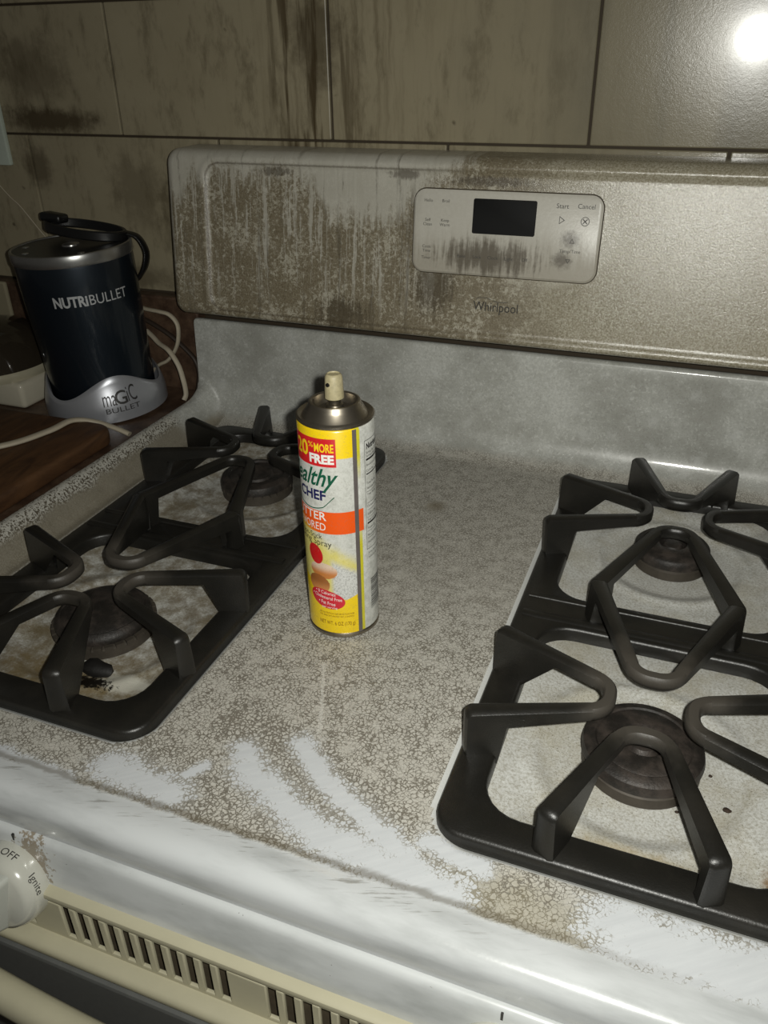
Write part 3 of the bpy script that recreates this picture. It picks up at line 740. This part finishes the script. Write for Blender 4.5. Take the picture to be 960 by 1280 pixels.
# ================================================================== GRATES
GX0, GX1, GY0, GY1 = .1055, .3355, -.0005, .4965
TOPZ = .0375
def grate(sign, label):
    g_ = thing('cast_iron_grate', label, 'grate', (sign*.2205, .2475, 0), 0, 'burner grates on the cooktop')
    cx, cy = .2205, .2475
    # frame: outer and two inner openings, rounded bar
    def rr(x0, x1, y0, y1, r, n=6): return rr_pts(x0, x1, y0, y1, r, n)
    bm = bmesh.new()
    def bar(loop_out, loop_in): pass
    W = .0245; Z0, Z1 = -.0052, .0072
    out = rr(GX0-cx, GX1-cx, GY0-cy, GY1-cy, .020)
    holes = [rr(GX0-cx+W, GX1-cx-W, GY0-cy+W, .2240-cy, .027), rr(GX0-cx+W, GX1-cx-W, .2680-cy, GY1-cy-W*.8, .027)]
    def inset(pts, d):
        n = len(pts); o = []
        for i in range(n):
            a, b, c = Vector(pts[i-1]), Vector(pts[i]), Vector(pts[(i+1) % n]); t = (c-a).normalized(); o.append((b.x-t.y*d, b.y+t.x*d))
        return o
    def ringv(pts, z): return [bm.verts.new((p[0], p[1], z)) for p in pts]
    b = .0028
    def wall_(pts, sgn):
        lv = [ringv(inset(pts, 0), Z0), ringv(pts, Z1-b), ringv(inset(pts, sgn*b*.35), Z1-b*.35), ringv(inset(pts, sgn*b), Z1)]
        n = len(pts)
        for A, B in zip(lv, lv[1:]):
            for k in range(n): bm.faces.new((A[k], A[(k+1) % n], B[(k+1) % n], B[k]))
        return lv
    lo = wall_(out, 1); lh = [wall_(h, -1) for h in holes]
    def edges_of(r): return [bm.edges.get((r[k], r[(k+1) % len(r)])) for k in range(len(r))]
    for lvl in (3, 0):
        es = edges_of(lo[lvl])
        for h in lh: es += edges_of(h[lvl])
        bmesh.ops.triangle_fill(bm, use_beauty=True, edges=es)
    fr = bm_obj('frame', bm, 'grate', g_, 35)
    # a low rib along the middle bar
    rb = sweep_obj('middle_rib', [(GX0-cx+.006, .2335-cy, .0070), (GX1-cx-.006, .2335-cy, .0070)], .0045, .0020, 'grate', g_, ns=10, sq=2.2)
    rb = sweep_obj('middle_rib', [(GX0-cx+.006, .2600-cy, .0070), (GX1-cx-.006, .2600-cy, .0070)], .0030, .0018, 'grate', g_, ns=10, sq=2.2)
    def loop(c, d, root, tip, half=.047, lean=.004, lw=.0195, fs=1.):
        """V-shaped prong: a flat leg rises from the frame, the bar runs in to a rounded tip and back to the second leg"""
        c = Vector((c[0], c[1], 0)); d = Vector((d[0], d[1], 0)); s = Vector((-d.y, d.x, 0))
        up = lambda p, z: Vector((p.x, p.y, z)); tp = c-d*tip; w_ = .0125
        A = c-d*root-s*half; B = c-d*root+s*half; HT, HH = .0047, .0052
        path = fillet([up(A, TOPZ), up(tp-s*w_, TOPZ), up(tp+s*w_, TOPZ), up(B, TOPZ)], [0, .0150, .0150, 0], 9)
        v, f = sweep([path[0].lerp(path[1], .86)]+path[1:-1]+[path[-1].lerp(path[-2], .86)], HT, HH, ns=16, sq=4.5)
        T = TOPZ+HH; ro = .0055
        u0, lw = (0., lw) if lean else (-.0050, .0070)
        for P0, P1 in ((A, path[1]), (B, path[-2])):
            e = (up(P1, 0)-up(P0, 0)); L = e.length; e.normalize(); nn = Vector((-e.y, e.x, 0))
            pr2 = [(u0, -.002)]+[(u0+ro-ro*math.cos(a), T-ro+ro*math.sin(a)) for a in (0, .4, .8, 1.2, PI/2)]
            pr2 += [(L, T), (L, TOPZ-HH), (min(.052, L*.8), TOPZ-HH), (lw+.016*fs, TOPZ-HH-.0012*fs), (lw+.009*fs, TOPZ-HH-.0040*fs), (lw+.0040*fs, TOPZ-HH-.0095*fs), (lw+.0012, TOPZ-HH-.017*fs), (lw+.0006, .012), (lw+.0020, .0085), (lw+.0035, -.002)]
            b2 = bmesh.new(); k_ = len(pr2); cu = sum(q[0] for q in pr2)/k_
            def ring_(th, ins):
                out = []
                for i2 in range(k_):
                    a2, b3, c2 = Vector(pr2[i2-1]), Vector(pr2[i2]), Vector(pr2[(i2+1) % k_]); t2 = (c2-a2).normalized()
                    uu, zz = b3.x+t2.y*ins, b3.y-t2.x*ins
                    wd2 = th*(1+.30*(1-smooth(.0, .05, b3.x))+.35*(1-smooth(-.002, .012, b3.y)))
                    out.append(up(P0, 0)+e*uu+nn*wd2+Vector((0, 0, zz)))
                return out
            rr4 = [ring_(-HT, .0016), ring_(-HT*.62, 0), ring_(HT*.62, 0), ring_(HT, .0016)]
            b0 = len(v)
            for r_ in rr4: v += r_
            for q2 in range(3):
                for i2 in range(k_): a2 = b0+q2*k_+i2; c2 = b0+q2*k_+(i2+1) % k_; f.append((a2, c2, c2+k_, a2+k_))
            f.append(tuple(b0+i2 for i2 in range(k_-1, -1, -1))); f.append(tuple(b0+3*k_+i2 for i2 in range(k_)))
            b2.free()
        bm2 = bmesh.new(); vs2 = [bm2.verts.new(q) for q in v]
        for q in f: bm2.faces.new([vs2[i2] for i2 in q])
        bmesh.ops.triangulate(bm2, faces=[q for q in bm2.faces if len(q.verts) > 4], ngon_method='EAR_CLIP')
        bm_obj('prong', bm2, 'grate', g_, 40)
    for by in (.1155, .3815):
        c = (0., by-cy)
        xin = .2205-GX0-.0020
        loop(c, (1, 0), xin, .0265); loop(c, (-1, 0), GX1-.2205-.0020, .0265)
        if by < .2:
            loop(c, (0, 1), by-GY0-.0030, .0275, lw=.0085, fs=.6); loop(c, (0, -1), .2465-by, .0290, half=.052, lean=0, fs=.55)
        else:
            loop(c, (0, 1), by-.2475, .0275, half=.052, lean=0, fs=.55); loop(c, (0, -1), GY1-by-.0030, .0275, lw=.0150)
    return g_
grate(-1, 'black cast iron double grate standing between the spray can and the countertop side')
grate(1, 'black cast iron double grate below the control display, pan with loose crumbs under it')

# ================================================================== SPRAY CAN
CP = Vector((-.0291, .1835, 0)); CR = .0287
va = math.atan2(CAM.y-CP.y, CAM.x-CP.x)
can = thing('spray_can', 'yellow and white cooking spray can without its cap, standing on the cooktop', 'spray can', (CP.x, CP.y, .0008), va+PI/2)
lathe_obj('can_body', [(CR-.0012, .0035), (CR, .005), (CR, .1815), (CR-.0010, .1832), (CR-.0022, .1838)], 'label', can, n=96, close=False)
lathe_obj('bottom_rim', [(CR-.004, .002), (CR-.003, .0002), (CR-.0006, 0), (CR+.0004, .0012), (CR+.0004, .0034), (CR-.0006, .0042), (CR-.004, .0044)], 'tin', can, n=96)
lathe_obj('dome', [(CR-.003, .1825), (CR-.0006, .1830), (CR+.0002, .1842), (CR+.0002, .1858), (CR-.0010, .1868), (CR-.0028, .1862), (CR-.0040, .1853), (CR-.0058, .1875), (CR-.0078, .1908), (CR-.0092, .1930), (CR-.0095, .1946), (CR-.0102, .1956), (CR-.0113, .1958), (CR-.0122, .1950), (CR-.0132, .1905), (CR-.0150, .1885), (CR-.0190, .1880), (CR-.0215, .1885), (CR-.0225, .1925), (CR-.024, .1932), (0, .1932)], 'tin', can, n=72)
lathe_obj('valve_stem', [(.0046, .1925), (.0046, .1952), (.0036, .1956), (.0034, .1990), (0, .1990)], 'tin', can, n=24)
noz = lathe_obj('actuator', [(.0064, .1968), (.0071, .1974), (.0070, .2010), (.0064, .2128), (.0058, .2146), (.0048, .2154), (.0044, .2146), (0, .2142)], 'nozzle', can, n=32)
bm = bmesh.new(); bmesh.ops.create_cone(bm, cap_ends=True, segments=20, radius1=.0017, radius2=.0014, depth=.0016)
for v in bm.verts: v.co = Matrix.Rotation(math.radians(-42), 4, 'Z') @ (Matrix.Rotation(PI/2, 4, 'X') @ v.co + Vector((0, -.0066, .2085)))
bm_obj('spray_hole', bm, 'char', noz)
def onc(adeg, z, off=.00018): a = math.radians(adeg); return Vector(((CR+off)*math.sin(a), -(CR+off)*math.cos(a), z))
v, f = [], []
for k in range(26):
    z = .0045+(.1826-.0045)*k/25
    for j, a in enumerate((22.6, 23.4, 28.8, 29.6)): v.append(onc(a+2.6*(1-k/25)*0+0, z, (.0001, .0006, .0006, .0001)[j]))
for k in range(25):
    for j in range(3): a = k*4+j; f.append((a, a+1, a+5, a+4))
py_obj('side_seam', v, f, 'seam', can, 40)
body = [o for o in can.children if o.name.startswith('can_body')][0]
def ctext(s, a0, z, size, m, tilt=0., **kw):
    """text round the can, right edge at a0 degrees"""
    geo = text_geo(s, size, **kw); x1 = max(q.x for q in geo[0])
    # finer mesh so wide letters follow the curve
    bm = bmesh.new(); vs = [bm.verts.new(q) for q in geo[0]]
    for q in geo[1]:
        try: bm.faces.new([vs[i] for i in q])
        except ValueError: pass
    es = [e for e in bm.edges if e.calc_length() > .0035]
    if es: bmesh.ops.subdivide_edges(bm, edges=es, cuts=1); bmesh.ops.triangulate(bm, faces=bm.faces)
    for q in bm.verts:
        a = a0+math.degrees((q.co.x-x1)/CR); q.co = onc(a, z+q.co.y+tilt*(q.co.x-x1), .00022)
    me = bpy.data.meshes.new('lettering'); bm.to_mesh(me); bm.free(); return link('lettering', me, m, body)
ctext('20', -46, .1615, .0165, 't_yellow', bold=.0004, width=.014)
ctext('%', -36, .1690, .0062, 't_yellow', width=.0045)
ctext('MORE', -5, .1662, .0092, 't_yellow', bold=.00025, width=.0148)
ctext('FREE', -5, .1572, .0096, 't_white', bold=.00045, width=.0195)
ctext('Healthy', 0, .1385, .0205, 't_green', shear=.45, bold=.00035, width=.052)
ctext('CHEF', -20, .1268, .0112, 't_navy', bold=.0004, width=.026)
ctext('BUTTER', -21, .1095, .0100, 't_white', width=.036, bold=.0001)
ctext('FLAVORED', -23, .1006, .0092, 't_white', width=.036)
ctext('Non-Stick', -30, .0925, .0065, 't_black', width=.024)
ctext('Cooking Spray', -15, .0862, .0078, 't_black', width=.042, tilt=-.06)
ctext('• 0 Calories', -13, .0410, .0044, 't_white', width=.0175, tilt=-.08)
ctext('• Cholesterol Free', -3, .0362, .0046, 't_white', width=.026, tilt=-.08)
ctext('• Fat Free', -14, .0315, .0046, 't_white', width=.0145, tilt=-.08)
ctext('per serving', -11, .0288, .0028, 't_white', width=.013)
ctext('SEE NUTRITION INFORMATION FOR', 16, .0232, .0022, 't_brown', width=.029)
ctext('FAT AND SATURATED FAT CONTENT', 16, .0207, .0022, 't_brown', width=.029)
ctext('NET WT. 6 OZ (170 g)', 17, .0128, .0052, 't_brown', width=.030)
# smile line below the name
v, f = [], []
for k in range(25):
    a = -95+88*k/24; t = k/24; z = .1245-.0062*math.sin(PI*min(1, t*1.02)**1.1)+.006*max(0, t-.8)*5*.9
    v += [onc(a, z-.00045), onc(a, z+.00045)]
for k in range(24): f.append((2*k, 2*k+2, 2*k+3, 2*k+1))
py_obj('smile_line', v, f, 't_green', body, None)
def cquad(a0, a1, z0, z1, m, name='print_rule'):
    n = max(2, int(abs(a1-a0)/4)); v, f = [], []
    for k in range(n+1): a = a0+(a1-a0)*k/n; v += [onc(a, z0), onc(a, z1)]
    for k in range(n): f.append((2*k, 2*k+2, 2*k+3, 2*k+1))
    return py_obj(name, v, f, m, body, None)
cquad(43.2, 43.9, .079, .171, 't_black'); cquad(43.2, 110, .1706, .1710, 't_black'); cquad(43.2, 110, .0788, .0792, 't_black')
geo_n = 'Nutrition Facts'
ctext(geo_n, 103, .1640, .0062, 't_black', bold=.00025, width=.028)
for k, (z, h) in enumerate(((.1545, .0016), (.1430, .0010), (.1285, .0003), (.1190, .0003), (.1130, .0003), (.1065, .0003), (.1010, .0016), (.0945, .0003), (.0885, .0003))): cquad(46, 108, z, z+h, 't_black')
for s, z, wd in (('Serving Size 1/3 second spray', .1600, .026), ('Servings about 680', .1572, .018), ('Amount per serving', .1500, .018), ('Calories 0', .1455, .012), ('Total Fat 0g', .1350, .012), ('Saturated Fat 0g', .1310, .014), ('Trans Fat 0g', .1255, .012), ('Cholesterol 0mg', .1155, .015), ('Sodium 0mg', .1090, .012), ('Total Carb 0g', .1035, .012), ('Protein 0g', .0965, .010), ('Not a significant source of fiber', .0905, .026), ('INGREDIENTS: canola oil,', .0840, .022), ('butter flavor, lecithin', .0745, .018), ('contains soy', .0705, .012)):
    ctext(s, 46.5+math.degrees(wd/CR), z, .0028, 't_black', width=wd)
rb = random.Random(4); z = .0215
while z < .0500: h = rb.choice((.0003, .0005, .0009)); cquad(50, 84, z, z+h, 't_black', 'barcode_bar'); z += h+rb.choice((.0004, .0007))

# ================================================================== LEFT COUNTER AND ITS THINGS
CZ = .020
ct = thing('kitchen_counter', 'dark brown laminate countertop on its cabinet beside the range', 'counter', (-.80, .25, -.915))
def cpart(o): o.location = Vector(o.location)-Vector((-.80, .25, -.915)); return o
cpart(box_obj('worktop', (-1.25, -.09, CZ-.04), (-.3925, .5605, CZ), 'counter', ct, .003))
cpart(box_obj('cabinet_body', (-1.24, -.05, -.915), (-.397, .56, CZ-.04), 'cabinet', ct, .002))
structure(box_obj('trim_1', (-1.25, .5610, CZ-.04), (-.3925, .5800, .1425), 'counter', None, .003))
# cutting board
def slab(name, pts, z0, z1, b, m, label, cat):
    n = len(pts); c = Vector((sum(p[0] for p in pts)/n, sum(p[1] for p in pts)/n, 0)); bm = bmesh.new()
    base = [bm.verts.new((p[0]-c.x, p[1]-c.y, 0)) for p in pts]; fc = bm.faces.new(base)
    r = bmesh.ops.extrude_face_region(bm, geom=[fc]); bmesh.ops.translate(bm, vec=(0, 0, z1-z0), verts=[q for q in r['geom'] if isinstance(q, bmesh.types.BMVert)])
    bmesh.ops.bevel(bm, geom=[e for e in bm.edges if abs(e.verts[0].co.z-e.verts[1].co.z) < 1e-6], offset=b, segments=3, profile=.5, affect='EDGES')
    o = bm_obj(name, bm, m, None, 40); o.location = (c.x, c.y, z0); return tag(o, label, cat)
slab('cutting_board', rr_pts(-.720, -.4045, .050, .385, .022, 6), CZ, .0405, .005, 'board', 'brown wooden cutting board lying on the counter with a white cord across it', 'cutting board')
# blender base
BP = Vector((-.494, .479, CZ))
bva = math.atan2(CAM.y-BP.y, CAM.x-BP.x)
bl = thing('blender_base', 'midnight blue and silver blender motor base without a cup, on the countertop', 'blender', BP+Vector((.0045, 0, .0022)), bva+PI/2); bl.rotation_euler.y = math.radians(-2.6)
def lath_wave():   # silver foot with a wavy upper edge
    n = 96; v, f = [], []
    lev = 14
    for j in range(lev):
        t = j/(lev-1)
        for i in range(n):
            a = 2*PI*i/n; d = math.degrees((a+PI) % (2*PI)-PI)-11   # degrees right of the camera
            top = .042+.0125*math.cos(math.radians(d)*3.0)*(1 if abs(d) < 140 else .5)
            z = top*t
            # flared profile
            r = .0752-.0085*smooth(.012, .055, z)
            if j == lev-1: r -= .0022
            v.append((r*math.sin(a), -r*math.cos(a), z))
    for j in range(lev-1):
        for i in range(n): k = (i+1) % n; f.append((j*n+i, j*n+k, (j+1)*n+k, (j+1)*n+i))
    f.append(tuple(range(n-1, -1, -1)))
    return py_obj('silver_foot', v, f, 'silver', bl, 50)
foot = lath_wave()
lathe_obj('motor_housing', [(.058, .010), (.0630, .020), (.0640, .05), (.0648, .08), (.0668, .12), (.0680, .16), (.0684, .184), (.0680, .188), (.062, .189)], 'navy', bl, n=96)
lathe_obj('steel_ring', [(.0665, .1865), (.0692, .1872), (.0698, .1890), (.0698, .1985), (.0692, .2000), (.0678, .2006), (.0662, .2000), (.0656, .1985), (.0656, .1900)], 'ring', bl, n=96, close=False)
well = lathe_obj('cup_well', [(.0656, .1990), (.0632, .1965), (.0615, .1925), (.050, .1920), (.048, .1895), (.020, .1890), (.0, .1890)], 'blackpl', bl, n=72)
lathe_obj('drive_gear', [(.019, .188), (.019, .1945), (.0165, .1965), (.011, .1965), (.010, .2005), (.005, .2015), (0, .2015)], 'ring', well, n=24)
for a in (40, 160, 200, 280):
    o = lathe_obj('lock_tab', [(.0052, .191), (.0052, .1970), (.004, .1995), (0, .200)], 'ring', well, (.054*math.cos(math.radians(a)), .054*math.sin(math.radians(a)), 0), 16)
def cyl_text(s, a_c, z, size, m, parent, r0, r1, z0, z1, width, **kw):
    geo = text_geo(s, size, width=width, **kw)
    def fn(a, b):
        zz = z+b; r = r0+(r1-r0)*(zz-z0)/(z1-z0)+.0005; th = math.radians(a_c)+a/r; return Vector((r*math.sin(th), -r*math.cos(th), zz))
    bm = bmesh.new(); vs = [bm.verts.new(q) for q in geo[0]]
    for q in geo[1]:
        try: bm.faces.new([vs[i] for i in q])
        except ValueError: pass
    for q in bm.verts: q.co = fn(q.co.x, q.co.y)
    me = bpy.data.meshes.new('lettering'); bm.to_mesh(me); bm.free(); return link('lettering', me, m, parent)
hous = [o for o in bl.children if o.name.startswith('motor_housing')][0]
cyl_text('NUTRi', -12.5, .1435, .0165, 'tfont', hous, .0668, .0684, .12, .18, .039, bold=.0006)
cyl_text('BULLET', 25.5, .1435, .0165, 'tfont', hous, .0668, .0684, .12, .18, .0475)
def foot_r(z): return .0752-.0085*smooth(.012, .055, z)
def foot_text(s, a_c, z, size, width, **kw):
    geo = text_geo(s, size, width=width, **kw)
    return text_obj('lettering', geo, lambda a, b: Vector(((foot_r(z+b)+.0006)*math.sin(math.radians(a_c)+a/.074), -(foot_r(z+b)+.0006)*math.cos(math.radians(a_c)+a/.074), z+b)), 'ink', foot)
foot_text('ma', 1.5, .0215, .0270, .0165); foot_text('G', 12.5, .0215, .0230, .0150, bold=.0003); foot_text('iC', 23.5, .0225, .0270, .0120)
foot_text('BULLET', 12.5, .0125, .0090, .042)
# black lid ring lying tilted on the blender's rim, its strap hanging down behind
lr = thing('lid_ring', 'black plastic lid ring with hanging strap, tilted on top of the blender', 'lid', (-.4990, .5060, .2325)); lr.rotation_euler = (math.radians(-4), math.radians(5.5), 0)
lathe_obj('ring_band', [(.0490, -.0045), (.0530, -.0055), (.0545, -.004), (.0545, .004), (.0530, .0055), (.0500, .0055), (.0490, .004)], 'blackpl', lr, n=56, close=False).scale = (1, .62, 1)
bm = bmesh.new(); box(bm, (-.060, -.010, .002), (-.030, .010, .013), .004, 3); bm_obj('flip_tab', bm, 'blackpl', lr)
pth = catmull([(.046, .014, .002), (.060, .020, -.002), (.070, .022, -.018), (.069, .020, -.036), (.058, .022, -.052)], 6)
sweep_obj('strap', pth, .008, .0022, 'blackpl', lr, ns=12, sq=3.0)
# cords
def cord(name, pts, r, m, label, group=None, flat=1.0):
    path = catmull(pts, 8); o0 = path[0].copy()
    v, f = sweep([p-o0 for p in path], r*flat, r, ns=10, sq=2.2)
    o = py_obj(name, v, f, m, None, 60); o.location = o0; return tag(o, label, 'cord', group)
cord('power_cord', [(-.66, .150, .0432), (-.560, .220, .0432), (-.4850, .288, .0432), (-.462, .338, .0435), (-.4560, .372, .0440), (-.440, .391, .037), (-.4150, .396, .0300), (-.398, .398, .0240)], .0028, 'cord', 'grubby white flat cord running across the cutting board', flat=1.8)
cord('power_cord', [(-.470, .552, .128), (-.4600, .549, .1275), (-.4400, .546, .1270), (-.4250, .546, .1240), (-.4150, .546, .112), (-.4170, .546, .092), (-.4250, .546, .076), (-.4380, .546, .062), (-.4560, .547, .052), (-.480, .555, .030)], .0024, 'cord', 'white cord loop standing against the backsplash behind the blender', flat=1.5)
cord('power_cord', [(-.466, .5480, .099), (-.4540, .5430, .094), (-.4400, .5360, .088), (-.4200, .5270, .083), (-.4060, .523, .067), (-.4000, .521, .048), (-.3980, .520, .030), (-.399, .515, .0225)], .0024, 'cord', 'white cord dropping from behind the blender to the range side', flat=1.5)
cord('power_cord', [(-.480, .558, .112), (-.4640, .556, .108), (-.4340, .554, .094), (-.4080, .553, .074), (-.3980, .552, .062), (-.396, .552, .045), (-.40, .55, .0225)], .0026, 'bcord', 'dark brown cord sloping along the backsplash behind the blender', flat=1.4)
# dish with glass lid
ds = thing('baking_dish', 'white square dish under a smoky glass lid, beside the blender', 'dish', (-.658, .507, CZ))
bm = bmesh.new(); box(bm, (-.084, -.082, 0), (.080, .050, .034), .006, 3)
bm_obj('dish_body', bm, 'ceramic', ds)
lid = thing('glass_lid', 'domed smoky glass lid with pale rim on the white dish', 'lid', (-.668, .470, CZ+.0335))
lathe_obj('rim', [(.078, .0005), (.086, .0), (.0870, .003), (.0880, .007), (.0868, .011), (.0860, .012), (.0830, .010), (.0810, .006)], 'glassrim', lid, n=72)
lathe_obj('dome', [(.0850, .0115), (.0812, .026), (.0725, .042), (.057, .054), (.034, .060), (0, .062), (0, .0595), (.033, .0575), (.0555, .0515), (.0705, .040), (.079, .0245), (.0828, .0105)], 'glass', lid, n=72)
# beige box behind the lid, outlet plate, thin wire
tag(box_obj('plastic_tray', (-.820, .5545, CZ), (-.697, .5608, .1430), 'beige', None, .0025), 'beige plastic tray standing upright against the backsplash behind the glass lid', 'tray')
pl = box_obj('outlet_plate', (-.742, .5735, .2915), (-.6575, .5803, .4050), 'outlet', None, .002); tag(pl, 'greenish white outlet plate fixed to the wall tiles', 'outlet')
cord('thin_wire', [(-.715, .5790, .300), (-.690, .5785, .268), (-.6735, .5780, .2513), (-.6600, .5780, .2400), (-.6337, .5780, .2085), (-.600, .5780, .172), (-.585, .5780, .150)], .0008, 'cord', 'thin pale wire hanging on the wall tiles below the outlet')
for zc in (.3290, .3675):
    bm = bmesh.new(); box(bm, (-.7155, .5722, zc-.013), (-.6840, .5740, zc+.013), .002, 2); rc = bm_obj('receptacle', bm, 'outlet', pl, 20)
    for dx in (-.0062, .0062): box_obj('slot', (-.6998+dx-.0009, .5718, zc-.003), (-.6998+dx+.0009, .5724, zc+.005), 'char', rc, 0)
lathe_obj('knob', [(.006, .058), (.006, .066), (.014, .070), (.016, .074), (.014, .079), (.006, .081), (0, .081)], 'blackpl', lid, n=32)
